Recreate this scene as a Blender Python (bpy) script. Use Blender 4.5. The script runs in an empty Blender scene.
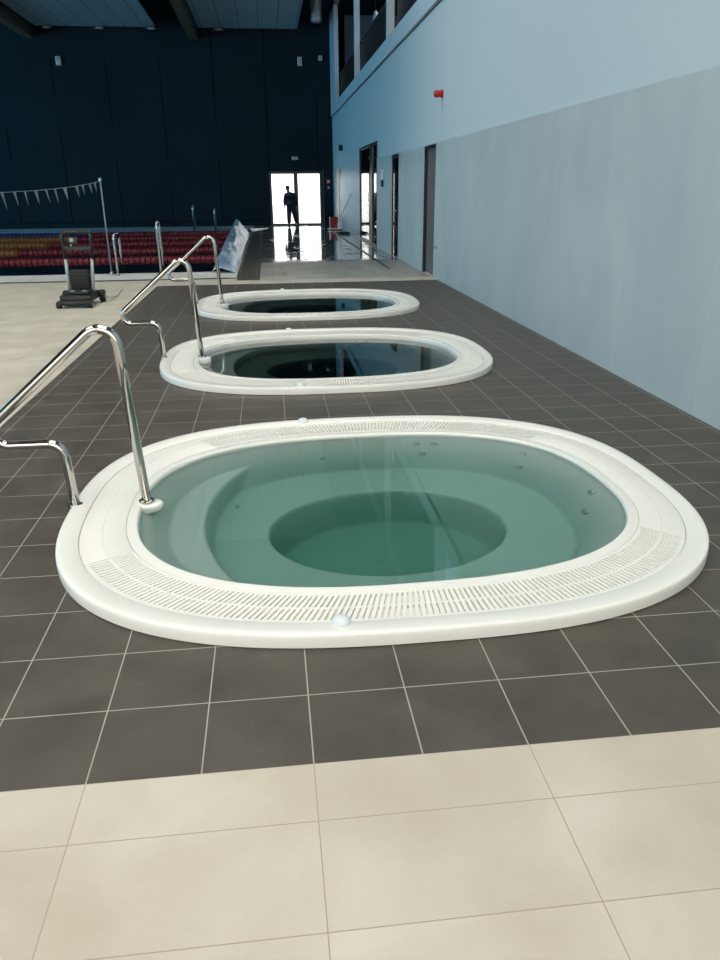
import bpy, bmesh, math, random
from mathutils import Vector, Matrix
from mathutils import noise as mnoise
random.seed(7)
PI = math.pi
scene = bpy.context.scene
COL = scene.collection

# ------------------------------------------------------------------ helpers
def link(o):
    COL.objects.link(o); return o

def mesh_from(name, bm, mats, parent=None, smooth=False, loc=None):
    if not isinstance(mats, (list, tuple)): mats = [mats]
    me = bpy.data.meshes.new(name)
    bmesh.ops.recalc_face_normals(bm, faces=bm.faces)
    bm.to_mesh(me); bm.free()
    for m in mats: me.materials.append(m)
    if smooth:
        for p in me.polygons: p.use_smooth = True
        if smooth != 'all':
            me.set_sharp_from_angle(angle=math.radians(40))
    o = bpy.data.objects.new(name, me); link(o)
    if parent: o.parent = parent
    if loc: o.location = loc
    return o

def tag(o, label=None, cat=None, group=None, kind=None):
    if label: o['label'] = label
    if cat: o['category'] = cat
    if group: o['group'] = group
    if kind: o['kind'] = kind
    return o

def thing(name, label, cat, loc=(0, 0, 0), group=None, rz=0):
    o = bpy.data.objects.new(name, None); link(o)
    o.location = loc; o.rotation_euler = (0, 0, rz)
    o.empty_display_size = .2
    return tag(o, label, cat, group)

def dup(root, loc, label, group=None):
    r = root.copy(); link(r); r.location = loc
    r['label'] = label
    if group: r['group'] = group
    for ch in list(root.children):
        c = ch.copy(); link(c); c.parent = r
        for g in list(ch.children):
            d = g.copy(); link(d); d.parent = c
    return r

def box(bm, x0, x1, y0, y1, z0, z1, mi=0):
    v = [bm.verts.new((x, y, z)) for z in (z0, z1) for x, y in ((x0, y0), (x1, y0), (x1, y1), (x0, y1))]
    for idx in ((3, 2, 1, 0), (4, 5, 6, 7), (0, 1, 5, 4), (1, 2, 6, 5), (2, 3, 7, 6), (3, 0, 4, 7)):
        f = bm.faces.new([v[i] for i in idx]); f.material_index = mi
    return v

def bevel_all(bm, w, seg=2):
    bmesh.ops.bevel(bm, geom=list(bm.edges), offset=w, segments=seg, affect='EDGES', profile=.5)

def bbox(bm, x0, x1, y0, y1, z0, z1, w=.01, seg=2):
    b = bmesh.new(); box(b, x0, x1, y0, y1, z0, z1); bevel_all(b, w, seg)
    me = bpy.data.meshes.new('t'); b.to_mesh(me); b.free(); bm.from_mesh(me); bpy.data.meshes.remove(me)

def sweep(bm, pts, r, seg=14, cap=True, closed=False):
    pts = [Vector(p) for p in pts]
    n = len(pts); rs = r if isinstance(r, (list, tuple)) else [r] * n
    tang = []
    for i in range(n):
        if closed: t = pts[(i + 1) % n] - pts[(i - 1) % n]
        else: t = pts[min(i + 1, n - 1)] - pts[max(i - 1, 0)]
        tang.append(t.normalized())
    a = Vector((0, 0, 1)) if abs(tang[0].z) < .9 else Vector((1, 0, 0))
    nrm = (a - tang[0] * a.dot(tang[0])).normalized()
    rings = []
    for i in range(n):
        nrm = (nrm - tang[i] * nrm.dot(tang[i])).normalized()
        b = tang[i].cross(nrm)
        rings.append([bm.verts.new(pts[i] + (nrm * math.cos(2 * PI * k / seg) + b * math.sin(2 * PI * k / seg)) * rs[i]) for k in range(seg)])
    m = n if closed else n - 1
    for i in range(m):
        A, B = rings[i], rings[(i + 1) % n]
        for k in range(seg):
            bm.faces.new((A[k], A[(k + 1) % seg], B[(k + 1) % seg], B[k]))
    if cap and not closed:
        bm.faces.new(rings[0][::-1]); bm.faces.new(rings[-1])

def fillet(pts, rads, n=10):
    pts = [Vector(p) for p in pts]; out = [pts[0]]
    for i in range(1, len(pts) - 1):
        p = pts[i]; a = (pts[i - 1] - p).normalized(); b = (pts[i + 1] - p).normalized()
        ang = a.angle(b); r = rads[i - 1]
        T = r / math.tan(ang / 2); c = p + (a + b).normalized() * (r / math.sin(ang / 2))
        s = p + a * T - c; e = p + b * T - c
        ax = s.cross(e).normalized(); tot = s.angle(e)
        for k in range(n + 1):
            out.append(c + Matrix.Rotation(tot * k / n, 3, ax) @ s)
    out.append(pts[-1]); return out

def lathe(bm, prof, seg=24, c=(0, 0, 0), axis='z'):
    rings = []
    for r, z in prof:
        ring = []
        for k in range(seg):
            a = 2 * PI * k / seg; x, y = r * math.cos(a), r * math.sin(a)
            v = (x, y, z) if axis == 'z' else ((z, x, y) if axis == 'x' else (x, z, y))
            ring.append(bm.verts.new(Vector(v) + Vector(c)))
        rings.append(ring)
    for A, B in zip(rings, rings[1:]):
        for k in range(seg): bm.faces.new((A[k], A[(k + 1) % seg], B[(k + 1) % seg], B[k]))
    bm.faces.new(rings[0][::-1]); bm.faces.new(rings[-1])

# ------------------------------------------------------------------ materials
def new_mat(name):
    m = bpy.data.materials.new(name); m.use_nodes = True
    nt = m.node_tree; b = nt.nodes['Principled BSDF']
    return m, nt, b

def N(nt, t, **kw):
    n = nt.nodes.new(t)
    for k, v in kw.items():
        if k in n.inputs: n.inputs[k].default_value = v
        else: setattr(n, k, v)
    return n

def coords(nt, swz=None, loc=(0, 0, 0)):
    tc = N(nt, 'ShaderNodeTexCoord'); out = tc.outputs['Object']
    if swz:
        s = N(nt, 'ShaderNodeSeparateXYZ'); c = N(nt, 'ShaderNodeCombineXYZ')
        nt.links.new(out, s.inputs[0])
        for i, ch in enumerate(swz): nt.links.new(s.outputs[ch], c.inputs[i])
        out = c.outputs[0]
    mp = N(nt, 'ShaderNodeMapping'); mp.inputs['Location'].default_value = loc
    nt.links.new(out, mp.inputs[0]); return mp.outputs[0]

def noisy(nt, vec, scale, detail, lo, hi, c1, c2, dist=0.0):
    n = N(nt, 'ShaderNodeTexNoise', Scale=scale, Detail=detail, Distortion=dist)
    nt.links.new(vec, n.inputs['Vector'])
    r = N(nt, 'ShaderNodeValToRGB'); r.color_ramp.elements[0].position = lo; r.color_ramp.elements[1].position = hi
    r.color_ramp.elements[0].color = (*c1, 1); r.color_ramp.elements[1].color = (*c2, 1)
    nt.links.new(n.outputs['Fac'], r.inputs[0]); return r.outputs[0], n.outputs['Fac']

def mix(nt, a, b, f, mode='MIX'):
    m = N(nt, 'ShaderNodeMix', data_type='RGBA', blend_type=mode)
    for s, v in ((6, a), (7, b), (0, f)):
        if isinstance(v, (int, float)): m.inputs[s].default_value = v
        elif isinstance(v, tuple): m.inputs[s].default_value = (*v, 1)
        else: nt.links.new(v, m.inputs[s])
    return m.outputs[2]

def plain(name, col, rough=.5, metal=0, var=.08, scale=8, spec=.5, **kw):
    m, nt, b = new_mat(name)
    v = coords(nt)
    c, _ = noisy(nt, v, scale, 4, .3, .7, tuple(x * (1 - var) for x in col), tuple(min(1, x * (1 + var)) for x in col))
    nt.links.new(c, b.inputs['Base Color'])
    b.inputs['Roughness'].default_value = rough; b.inputs['Metallic'].default_value = metal
    b.inputs['Specular IOR Level'].default_value = spec
    for k, x in kw.items(): b.inputs[k.replace('_', ' ')].default_value = x
    return m

def srgb(r, g, b):
    f = lambda c: ((c / 255 + .055) / 1.055) ** 2.4 if c > 10 else c / 255 / 12.92
    return (f(r), f(g), f(b))

def tile_mat(name, w, h, loc, c1, c2, grout, mortar, rough, swz=None, nscale=2.5, fine=0.0, streak=None, bumpy=.15, spec=.5, tilevar=.06):
    m, nt, b = new_mat(name)
    v = coords(nt, swz, loc)
    br = N(nt, 'ShaderNodeTexBrick', offset=0.0, offset_frequency=2, squash=1.0)
    br.inputs['Scale'].default_value = 1; br.inputs['Mortar Size'].default_value = mortar
    br.inputs['Mortar Smooth'].default_value = .1; br.inputs['Bias'].default_value = 0
    br.inputs['Brick Width'].default_value = w; br.inputs['Row Height'].default_value = h
    br.inputs['Color1'].default_value = (1 - tilevar, 1 - tilevar, 1 - tilevar, 1); br.inputs['Color2'].default_value = (1, 1, 1, 1)
    br.inputs['Mortar'].default_value = (1, 1, 1, 1)
    nt.links.new(v, br.inputs['Vector'])
    src = v
    if streak:
        mp = N(nt, 'ShaderNodeMapping'); mp.inputs['Scale'].default_value = streak
        nt.links.new(v, mp.inputs[0]); src = mp.outputs[0]
    c, f = noisy(nt, src, nscale, 6, .3, .72, c1, c2, .4)
    if fine:
        c3, _ = noisy(nt, v, 90, 3, .35, .65, (1 - fine,) * 3, (1, 1, 1)); c = mix(nt, c, c3, 1.0, 'MULTIPLY')
    c = mix(nt, c, br.outputs['Color'], 1.0, 'MULTIPLY')
    c = mix(nt, c, grout, br.outputs['Fac'])
    nt.links.new(c, b.inputs['Base Color'])
    b.inputs['Specular IOR Level'].default_value = spec
    mr = N(nt, 'ShaderNodeMapRange'); mr.inputs['To Min'].default_value = rough - .06; mr.inputs['To Max'].default_value = rough + .08
    nt.links.new(f, mr.inputs[0]); nt.links.new(mr.outputs[0], b.inputs['Roughness'])
    inv = N(nt, 'ShaderNodeMath', operation='SUBTRACT'); inv.inputs[0].default_value = 1
    nt.links.new(br.outputs['Fac'], inv.inputs[1])
    bp = N(nt, 'ShaderNodeBump'); bp.inputs['Strength'].default_value = bumpy; bp.inputs['Distance'].default_value = .002
    nt.links.new(inv.outputs[0], bp.inputs['Height']); nt.links.new(bp.outputs[0], b.inputs['Normal'])
    return m, nt, b

M = {}
M['dark_tile'] = tile_mat('dark_floor_tile', .32, .32, (0, 0, 0), srgb(69, 62, 54), srgb(90, 83, 73), srgb(168, 163, 150), .0022, .48, nscale=3.5, fine=.12)[0]
M['light_tile'] = tile_mat('light_floor_tile', .64, .32, (0, .21, 0), srgb(190, 178, 158), srgb(212, 203, 186), srgb(166, 150, 128), .0018, .5, nscale=2.2, fine=.03)[0]
# wet corridor floor: same stone, a film of water with dry patches
mw, nt, b = tile_mat('wet_corridor_tile', .64, .32, (0, .21, 0), srgb(150, 146, 136), srgb(182, 176, 164), srgb(140, 130, 115), .0018, .5, nscale=1.2)
for l in list(nt.links):
    if l.to_socket == b.inputs['Roughness'] or l.to_socket == b.inputs['Normal']: nt.links.remove(l)
v = coords(nt)
s = N(nt, 'ShaderNodeSeparateXYZ'); nt.links.new(v, s.inputs[0])
mr = N(nt, 'ShaderNodeMapRange'); mr.inputs['From Min'].default_value = 15.4; mr.inputs['From Max'].default_value = 16.6
nt.links.new(s.outputs['Y'], mr.inputs[0])
mpw = N(nt, 'ShaderNodeMapping'); mpw.inputs['Scale'].default_value = (2.2, .8, 1); nt.links.new(v, mpw.inputs[0])
c, f = noisy(nt, mpw.outputs[0], 1.3, 4, .54, .62, (0, 0, 0), (1, 1, 1), .6)
dry = N(nt, 'ShaderNodeMath', operation='MULTIPLY'); dry.inputs[1].default_value = .22; nt.links.new(c, dry.inputs[0])
r1 = N(nt, 'ShaderNodeMapRange'); r1.inputs['To Min'].default_value = .42; r1.inputs['To Max'].default_value = .035
nt.links.new(mr.outputs[0], r1.inputs[0])
ad = N(nt, 'ShaderNodeMath', operation='ADD'); nt.links.new(r1.outputs[0], ad.inputs[0]); nt.links.new(dry.outputs[0], ad.inputs[1])
nt.links.new(ad.outputs[0], b.inputs['Roughness'])
# water film darkens the stone
old = [l for l in nt.links if l.to_socket == b.inputs['Base Color']][0].from_socket
dk = mix(nt, (1, 1, 1), (.62, .66, .70), mr.outputs[0])
nt.links.new(mix(nt, old, dk, 1.0, 'MULTIPLY'), b.inputs['Base Color'])
n2 = N(nt, 'ShaderNodeTexNoise', Scale=2.2, Detail=2); nt.links.new(v, n2.inputs['Vector'])
bp = N(nt, 'ShaderNodeBump'); bp.inputs['Strength'].default_value = .22; bp.inputs['Distance'].default_value = .01
nt.links.new(n2.outputs['Fac'], bp.inputs['Height']); nt.links.new(bp.outputs[0], b.inputs['Normal'])
b.inputs['Specular IOR Level'].default_value = .8
M['wet_tile'] = mw
M['pool_tile'] = tile_mat('pool_tile', .25, .125, (0, 0, 0), srgb(70, 110, 125), srgb(80, 122, 138), srgb(120, 140, 145), .003, .4)[0]
M['coping_tile'] = tile_mat('coping_tile', .64, .32, (0, .06, 0), srgb(205, 202, 192), srgb(222, 219, 210), srgb(150, 142, 128), .002, .5)[0]
M['wall_tile'] = tile_mat('grey_wall_tile', .64, 2.6, (0, 0, 0), srgb(180, 188, 188), srgb(197, 203, 201), srgb(168, 177, 178), .0022, .42, swz='YZX', nscale=1.3, streak=(1.1, .5, 1), tilevar=.035, bumpy=.05)[0]
M['white_wall'] = plain('white_painted_wall', srgb(192, 202, 205), .7, var=.012, scale=.6)
M['band'] = plain('pale_window_band', srgb(205, 214, 220), .5, var=.015, scale=.6)
m, nt, b = new_mat('dark_acoustic_panel')
v = coords(nt, 'XZY', (-.12, -.2, 0))
br = N(nt, 'ShaderNodeTexBrick', offset=0.0); br.inputs['Scale'].default_value = 1
br.inputs['Mortar Size'].default_value = .03; br.inputs['Brick Width'].default_value = 2.15; br.inputs['Row Height'].default_value = 60
br.inputs['Mortar Smooth'].default_value = .1
nt.links.new(v, br.inputs['Vector'])
sn = N(nt, 'ShaderNodeVectorMath', operation='SNAP'); sn.inputs[1].default_value = (2.15, 1.27, 50); 
mo = N(nt, 'ShaderNodeVectorMath', operation='ADD'); mo.inputs[1].default_value = (1.07, 0, 0); nt.links.new(v, mo.inputs[0]); nt.links.new(mo.outputs[0], sn.inputs[0])
wn = N(nt, 'ShaderNodeTexWhiteNoise', noise_dimensions='3D'); nt.links.new(sn.outputs[0], wn.inputs['Vector'])
gt = N(nt, 'ShaderNodeMath', operation='GREATER_THAN'); gt.inputs[1].default_value = .35; nt.links.new(wn.outputs['Value'], gt.inputs[0])
mm = N(nt, 'ShaderNodeMath', operation='MULTIPLY'); nt.links.new(gt.outputs[0], mm.inputs[0]); nt.links.new(br.outputs['Fac'], mm.inputs[1])
c, f = noisy(nt, v, .3, 3, .3, .7, srgb(21, 34, 40), srgb(26, 40, 49))
nt.links.new(mix(nt, c, srgb(7, 11, 14), mm.outputs[0]), b.inputs['Base Color']); b.inputs['Roughness'].default_value = .75; b.inputs['Specular IOR Level'].default_value = .15
M['dark_wall'] = m
M['black'] = plain('black_metal', srgb(13, 15, 18), .4, var=.1)
M['frame'] = plain('dark_door_frame', srgb(30, 32, 40), .35, var=.1)
M['door_brown'] = plain('grey_brown_door_leaf', srgb(112, 105, 98), .5, var=.04, scale=2)
M['door_grey'] = plain('blue_grey_door_leaf', srgb(120, 134, 146), .35, var=.04, scale=2)
M['steel'] = plain('polished_steel', (.52, .50, .465), .08, metal=1, var=.03, scale=30)
M['dullsteel'] = plain('brushed_steel', (.55, .56, .56), .3, metal=1, var=.05, scale=30)
M['acrylic'] = plain('white_acrylic_rim', srgb(238, 235, 226), .26, var=.012, scale=3)
M['grate'] = plain('ivory_overflow_plastic', srgb(238, 235, 225), .4, var=.012, scale=5)
M['basin'] = plain('white_basin_shell', srgb(222, 226, 220), .25, var=.01, scale=2)
M['ceil_panel'] = tile_mat('white_ceiling_board', .75, 90.0, (.05, 0, 0), srgb(176, 190, 200), srgb(190, 202, 210), srgb(60, 70, 80), .012, .6, nscale=.6)[0]
M['ceiling'] = plain('black_ceiling_deck', srgb(26, 30, 34), .8)
M['glulam'] = plain('glued_timber_beam', srgb(120, 98, 80), .6, var=.15, scale=3)
M['red'] = plain('red_plastic', srgb(175, 28, 35), .35, var=.06)
M['white_plastic'] = plain('white_plastic', srgb(215, 220, 220), .4)
M['outside'] = plain('pale_paving_outside', srgb(240, 240, 238), .8, var=0.0)
M['gallery'] = plain('gallery_wall_paint', srgb(98, 118, 138), .7, var=.04, scale=1)
M['rope_red'] = plain('red_lane_floats', srgb(112, 8, 26), .45)
M['rope_yellow'] = plain('yellow_lane_floats', srgb(140, 88, 28), .45)
M['rope_blue'] = plain('blue_lane_floats', srgb(10, 24, 84), .45)
M['rope_maroon'] = plain('dark_red_lane_floats', srgb(74, 8, 28), .45)
M['rope_line'] = plain('white_cord', srgb(120, 132, 140), .6)
M['pennant'] = plain('pale_pennant_cloth', srgb(92, 108, 120), .6)
M['tube_grey'] = plain('grey_aluminium_tube', srgb(165, 170, 168), .35, metal=.3)
M['rubber'] = plain('black_rubber', srgb(14, 16, 15), .6)
M['trolley_black'] = plain('black_moulded_plastic', srgb(17, 21, 21), .4)
M['gauge'] = plain('grey_gauge', srgb(150, 160, 160), .3)
M['skin'] = plain('skin', srgb(170, 125, 105), .5)
M['cloth'] = plain('dark_jacket_cloth', srgb(50, 42, 58), .8)
M['trouser'] = plain('dark_trouser_cloth', srgb(38, 34, 46), .8)
M['hair'] = plain('dark_hair', srgb(40, 34, 30), .6)
M['green'] = plain('green_sign_face', srgb(30, 120, 80), .4)
M['jet'] = plain('grey_jet_nozzle', srgb(188, 198, 192), .25, metal=.1)
# plastic sheeting
m, nt, b = new_mat('blue_plastic_sheeting')
v = coords(nt); c, f = noisy(nt, v, 1.6, 4, .35, .65, srgb(120, 160, 200), srgb(205, 218, 226), .6)
nt.links.new(c, b.inputs['Base Color']); b.inputs['Roughness'].default_value = .28
b.inputs['Transmission Weight'].default_value = .12
bp = N(nt, 'ShaderNodeBump'); bp.inputs['Strength'].default_value = .5; bp.inputs['Distance'].default_value = .05
n2 = N(nt, 'ShaderNodeTexNoise', Scale=5.0, Detail=3); nt.links.new(v, n2.inputs['Vector'])
nt.links.new(n2.outputs['Fac'], bp.inputs['Height']); nt.links.new(bp.outputs[0], b.inputs['Normal'])
M['sheeting'] = m
# lit sign face
m, nt, b = new_mat('lit_exit_face'); b.inputs['Base Color'].default_value = (*srgb(60, 150, 110), 1)
b.inputs['Emission Color'].default_value = (*srgb(120, 190, 160), 1); b.inputs['Emission Strength'].default_value = .08
M['exit'] = m

def water_mat(name, dens, col, ripple, scale=3.0):
    m = bpy.data.materials.new(name); m.use_nodes = True; nt = m.node_tree
    nt.nodes.remove(nt.nodes['Principled BSDF']); out = nt.nodes['Material Output']
    g = N(nt, 'ShaderNodeBsdfGlass'); g.inputs['Roughness'].default_value = 0.0; g.inputs['IOR'].default_value = 1.333
    nt.links.new(g.outputs[0], out.inputs['Surface'])
    a = N(nt, 'ShaderNodeVolumeAbsorption'); a.inputs['Color'].default_value = (*col, 1); a.inputs['Density'].default_value = dens
    nt.links.new(a.outputs[0], out.inputs['Volume'])
    v = coords(nt); n = N(nt, 'ShaderNodeTexNoise', Scale=scale, Detail=2); nt.links.new(v, n.inputs['Vector'])
    bp = N(nt, 'ShaderNodeBump'); bp.inputs['Strength'].default_value = ripple; bp.inputs['Distance'].default_value = .01
    nt.links.new(n.outputs['Fac'], bp.inputs['Height']); nt.links.new(bp.outputs[0], g.inputs['Normal'])
    return m
M['water_green'] = water_mat('green_tinted_water', 1.1, (.13, .58, .49), .01)
M['water_dark'] = water_mat('shade_darkened_water', 3.0, (.06, .22, .17), .006)  # stronger absorption stands in for weaker light reaching the farther basins
M['water_pool'] = water_mat('pool_water', 1.6, (.0, .55, .62), .22, 2.2)

# clear architectural glass: a thin sheet
def glass_mat(name, tint):
    m = bpy.data.materials.new(name); m.use_nodes = True; nt = m.node_tree
    nt.nodes.remove(nt.nodes['Principled BSDF']); out = nt.nodes['Material Output']
    t = N(nt, 'ShaderNodeBsdfTransparent'); t.inputs[0].default_value = (*tint, 1)
    g = N(nt, 'ShaderNodeBsdfGlossy'); g.inputs['Roughness'].default_value = .01
    fr = N(nt, 'ShaderNodeFresnel'); fr.inputs['IOR'].default_value = 1.5
    mx = N(nt, 'ShaderNodeMixShader')
    nt.links.new(fr.outputs[0], mx.inputs[0]); nt.links.new(t.outputs[0], mx.inputs[1]); nt.links.new(g.outputs[0], mx.inputs[2])
    nt.links.new(mx.outputs[0], out.inputs['Surface']); return m
M['glass'] = glass_mat('clear_glass', (.94, .96, .96))
M['blue_glass'] = glass_mat('blue_filter_glass', (.15, .42, .5))  # tint added to the unseen left panes, turns light on the far wall blue
M['dark_glass'] = glass_mat('tinted_glass', (.35, .4, .45))

# ------------------------------------------------------------------ superellipse outlines of the tubs
def se_loop(cx, cy, a, b, n, K, phase=0):
    out = []
    for k in range(K):
        t = 2 * PI * k / K + phase; c, s_ = math.cos(t), math.sin(t)
        out.append(Vector((cx + a * math.copysign(abs(c) ** (2 / n), c), cy + b * math.copysign(abs(s_) ** (2 / n), s_))))
    return out
# local tub frame: centre of the outer outline at the origin
OUT = (.0, -.01, 1.560, 1.360, 2.66, .0)
INN = (.018, .0, 1.232, .996, 2.55, .025)
TUBS = [(.447, 1.935), (.447, 5.525), (.447, 9.13)]
K = 288

def rim_pt(i, t, K=K):
    """point between inner (t=0) and outer (t=1) outline, i a float index"""
    th = 2 * PI * i / K
    def p(P):
        c, s_ = math.cos(th), math.sin(th)
        X_, Y_ = P[2] * math.copysign(abs(c) ** (2 / P[4]), c), P[3] * math.copysign(abs(s_) ** (2 / P[4]), s_)
        return Vector((P[0] + X_ * math.cos(P[5]) - Y_ * math.sin(P[5]), P[1] + X_ * math.sin(P[5]) + Y_ * math.cos(P[5])))
    return p(INN).lerp(p(OUT), t)

# ------------------------------------------------------------------ setting: floors
def structure(name, bm, mat, parent=None, smooth=False):
    o = mesh_from(name, bm, mat, parent, smooth)
    if not parent: o['kind'] = 'structure'
    return o
XL, XR, YB, YF = -27.0, 2.91, -7.0, 34.0
ZC = 8.2
bm = bmesh.new()
edges = []
def loop_edges(pts):
    vs = [bm.verts.new((p[0], p[1], 0)) for p in pts]
    return [bm.edges.new((vs[i], vs[(i + 1) % len(vs)])) for i in range(len(vs))]
edges += loop_edges([(-2.0, 0), (XR, 0), (XR, 11.84), (-2.0, 11.84)])
for cx, cy in TUBS:
    edges += loop_edges(se_loop(cx, cy, 1.53, 1.31, 2.4, 96))
bmesh.ops.triangle_fill(bm, use_beauty=True, use_dissolve=False, edges=edges)
for f in list(bm.faces):
    c = f.calc_center_median()
    for cx, cy in TUBS:
        if (abs(c.x - cx) / 1.53) ** 2.4 + (abs(c.y - cy) / 1.31) ** 2.4 < .985:
            bm.faces.remove(f); break
structure('floor', bm, M['dark_tile'])
def flat(bm, x0, x1, y0, y1, z=0):
    bm.faces.new([bm.verts.new(p) for p in ((x0, y0, z), (x1, y0, z), (x1, y1, z), (x0, y1, z))])
bm = bmesh.new()
flat(bm, XL, XR, YB, 0); flat(bm, XL, -2.0, 0, 12.72); flat(bm, -2.0, -.67, 11.84, 12.72); flat(bm, -.67, XR, 11.84, 12.4)
structure('floor', bm, M['light_tile'])
bm = bmesh.new(); flat(bm, -.25, XR, 12.4, YF); structure('floor', bm, M['wet_tile'])
bm = bmesh.new(); flat(bm, -.67, -.25, 12.4, YF); structure('floor', bm, M['dark_tile'])
PX, PY0, PY1 = -1.12, 13.95, 31.2
bm = bmesh.new()
flat(bm, XL, -.67, 12.92, PY0); flat(bm, PX, -.67, PY0, YF); flat(bm, XL, PX, PY1, YF)
structure('floor', bm, M['coping_tile'])
# drain slot and steel edge strips
bm = bmesh.new(); box(bm, XL, -.67, 12.72, 12.92, -.03, -.004); structure('trim_1', bm, M['rubber'])
bm = bmesh.new(); box(bm, XL, PX, PY0 - .04, PY0 + .03, -.03, .012); structure('trim_2', bm, M['dullsteel'])
bm = bmesh.new(); box(bm, -.69, -.655, 12.8, PY1, -.02, .006); structure('trim_3', bm, M['dullsteel'])
bm = bmesh.new(); box(bm, XL, PX, PY1 - .02, PY1 + .10, -.03, .03); structure('trim_4', bm, M['gallery'])
# floor drain channel beside the wall, a long grating
bm = bmesh.new()
y = 13.9
for k in range(17):
    box(bm, 2.33, 2.40, 13.9 + k * .98, 13.9 + k * .98 + .96, .0, .004)
structure('trim_5', bm, M['frame'])
# pool shell
bm = bmesh.new()
for q in (((XL, PY0, 0), (XL, PY1, 0), (XL, PY1, -1.8), (XL, PY0, -1.8)), ((PX, PY0, 0), (PX, PY1, 0), (PX, PY1, -1.8), (PX, PY0, -1.8)),
          ((XL, PY0, 0), (PX, PY0, 0), (PX, PY0, -1.8), (XL, PY0, -1.8)), ((XL, PY1, 0), (PX, PY1, 0), (PX, PY1, -1.8), (XL, PY1, -1.8)),
          ((XL, PY0, -1.8), (PX, PY0, -1.8), (PX, PY1, -1.8), (XL, PY1, -1.8))):
    bm.faces.new([bm.verts.new(p) for p in q])
o = mesh_from('swimming_pool', bm, M['pool_tile']); tag(o, 'large rectangular swimming pool sunk into the floor below the dark wall', 'pool')
bm = bmesh.new(); box(bm, XL, PX, PY0, PY1, -1.79, -.03)
o = mesh_from('pool_water', bm, M['water_pool']); tag(o, 'dark still water filling the big swimming pool in the background', 'water')

# ------------------------------------------------------------------ walls
def wall_y(bm, xf, xb, y0, y1, z0, z1, holes):
    """wall slab between xf and xb running in y, rectangular holes (y0,y1,z0,z1)"""
    ys = sorted({y0, y1, *[h[0] for h in holes], *[h[1] for h in holes]})
    for a, c in zip(ys, ys[1:]):
        my = (a + c) / 2; zs = [(z0, z1)]
        for h in holes:
            if h[0] < my < h[1]:
                nz = []
                for p, q in zs:
                    if h[2] > p: nz.append((p, min(q, h[2])))
                    if h[3] < q: nz.append((max(p, h[3]), q))
                zs = [t for t in nz if t[1] - t[0] > 1e-4]
        for p, q in zs: box(bm, xf, xb, a, c, p, q)
def wall_x(bm, yf, yb, x0, x1, z0, z1, holes):
    b2 = bmesh.new(); wall_y(b2, yf, yb, x0, x1, z0, z1, holes)
    for v in b2.verts: v.co.x, v.co.y = v.co.y, v.co.x
    me = bpy.data.meshes.new('t'); b2.to_mesh(me); b2.free(); bm.from_mesh(me); bpy.data.meshes.remove(me)
DN = (12.25, 13.28, 0, 2.25)
D2 = (16.2, 17.2, 0, 2.25)
WG = (19.75, 23.8, 0, 2.69)
DF = (30.0, 31.1, 0, 2.25)
doors = [DN, D2, WG, DF]
MUL = [31.9, 24.65, 17.9, 11.15, 4.4, -2.35]
ups = [(MUL[i + 1] + .11, MUL[i] - .11, 4.75, 8.1) for i in range(len(MUL) - 1)]
bm = bmesh.new(); wall_y(bm, XR + .015, XR + .3, YB, YF + .3, 0, 4.36, doors)
structure('wall_right', bm, M['white_wall'])
bm = bmesh.new(); wall_y(bm, XR - .03, XR + .13, YB, YF, 4.40, ZC, ups)
structure('wall_right', bm, M['band'])
bm = bmesh.new(); box(bm, XR + .03, XR + .28, YB, YF, 4.36, 4.40); structure('trim_6', bm, M['black'])
bm = bmesh.new(); wall_y(bm, XR, XR + .015, YB, YF, 0, 2.27, doors)
structure('wall_right', bm, M['wall_tile'])
bm = bmesh.new(); wall_x(bm, YF, YF + .3, XL, XR + .6, 0, ZC, [(.1, 2.41, 0, 2.23)])
structure('wall_far', bm, M['dark_wall'])
bm = bmesh.new(); wall_y(bm, XL - .3, XL, YB, YF + .3, 0, ZC, [(-5 + 6.4 * k, -5 + 6.4 * k + 5.9, 1.0, 6.6) for k in range(6)])
structure('wall_left', bm, M['white_wall'])
BW = [(-24.5 + 5.4 * k, -24.5 + 5.4 * k + 5.0, .6, 5.9) for k in range(5)]
ROOF_FILL = [(-4.5, 3.5, -2.0, 1.8), (5.5, 14.0, -2.0, 1.8), (-4.5, 3.5, -8.4, -4.2), (5.5, 14.0, -8.4, -4.2)]
bm = bmesh.new(); wall_x(bm, YB - .3, YB, XL - .3, XR + .6, 0, ZC, BW)
structure('wall_back', bm, M['white_wall'])
bm = bmesh.new(); b2 = bmesh.new(); wall_y(b2, ZC, ZC + .2, YB - .3, YF + .3, XL - .3, XR + 5, ROOF_FILL + [(4.0, 30.0, 4.1, 5.7)])
for v in b2.verts: v.co.x, v.co.z = v.co.z, v.co.x
me = bpy.data.meshes.new('t'); b2.to_mesh(me); b2.free(); bm.from_mesh(me); structure('ceiling', bm, M['ceiling'])
# roof openings added to light the near hall and the gallery from above
for k, h in enumerate(ROOF_FILL + [(4.0, 30.0, 4.1, 5.7)]):
    bm = bmesh.new()
    for x in (h[2] + .04, (h[2] + h[3]) / 2, h[3] - .04): box(bm, x - .04, x + .04, h[0], h[1], ZC + .02, ZC + .14)
    for y in (h[0] + .04, h[1] - .04): box(bm, h[2], h[3], y - .04, y + .04, ZC + .01, ZC + .15)
    wv = structure('window_%d' % (20 + k), bm, M['frame'])
    bm = bmesh.new(); box(bm, h[2], h[3], h[0], h[1], ZC + .10, ZC + .108); mesh_from('pane', bm, M['glass'], wv)
# hanging ceiling boards and glued timber beams
for k, (x0, x1) in enumerate([(-2.45, 1.52), (-8.75, -4.12), (-15.0, -10.4), (-21.3, -16.7)]):
    bm = bmesh.new(); box(bm, x0, x1, 17.5, 33.45, 7.58, 7.66)
    structure('ceiling', bm, M['ceil_panel'])
for x in (-9.2, -2.7, -15.6, -22.0):
    bm = bmesh.new(); box(bm, x - .17, x + .17, YB, YF, 7.25, ZC); structure('trim_7', bm, M['glulam'])
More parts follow.
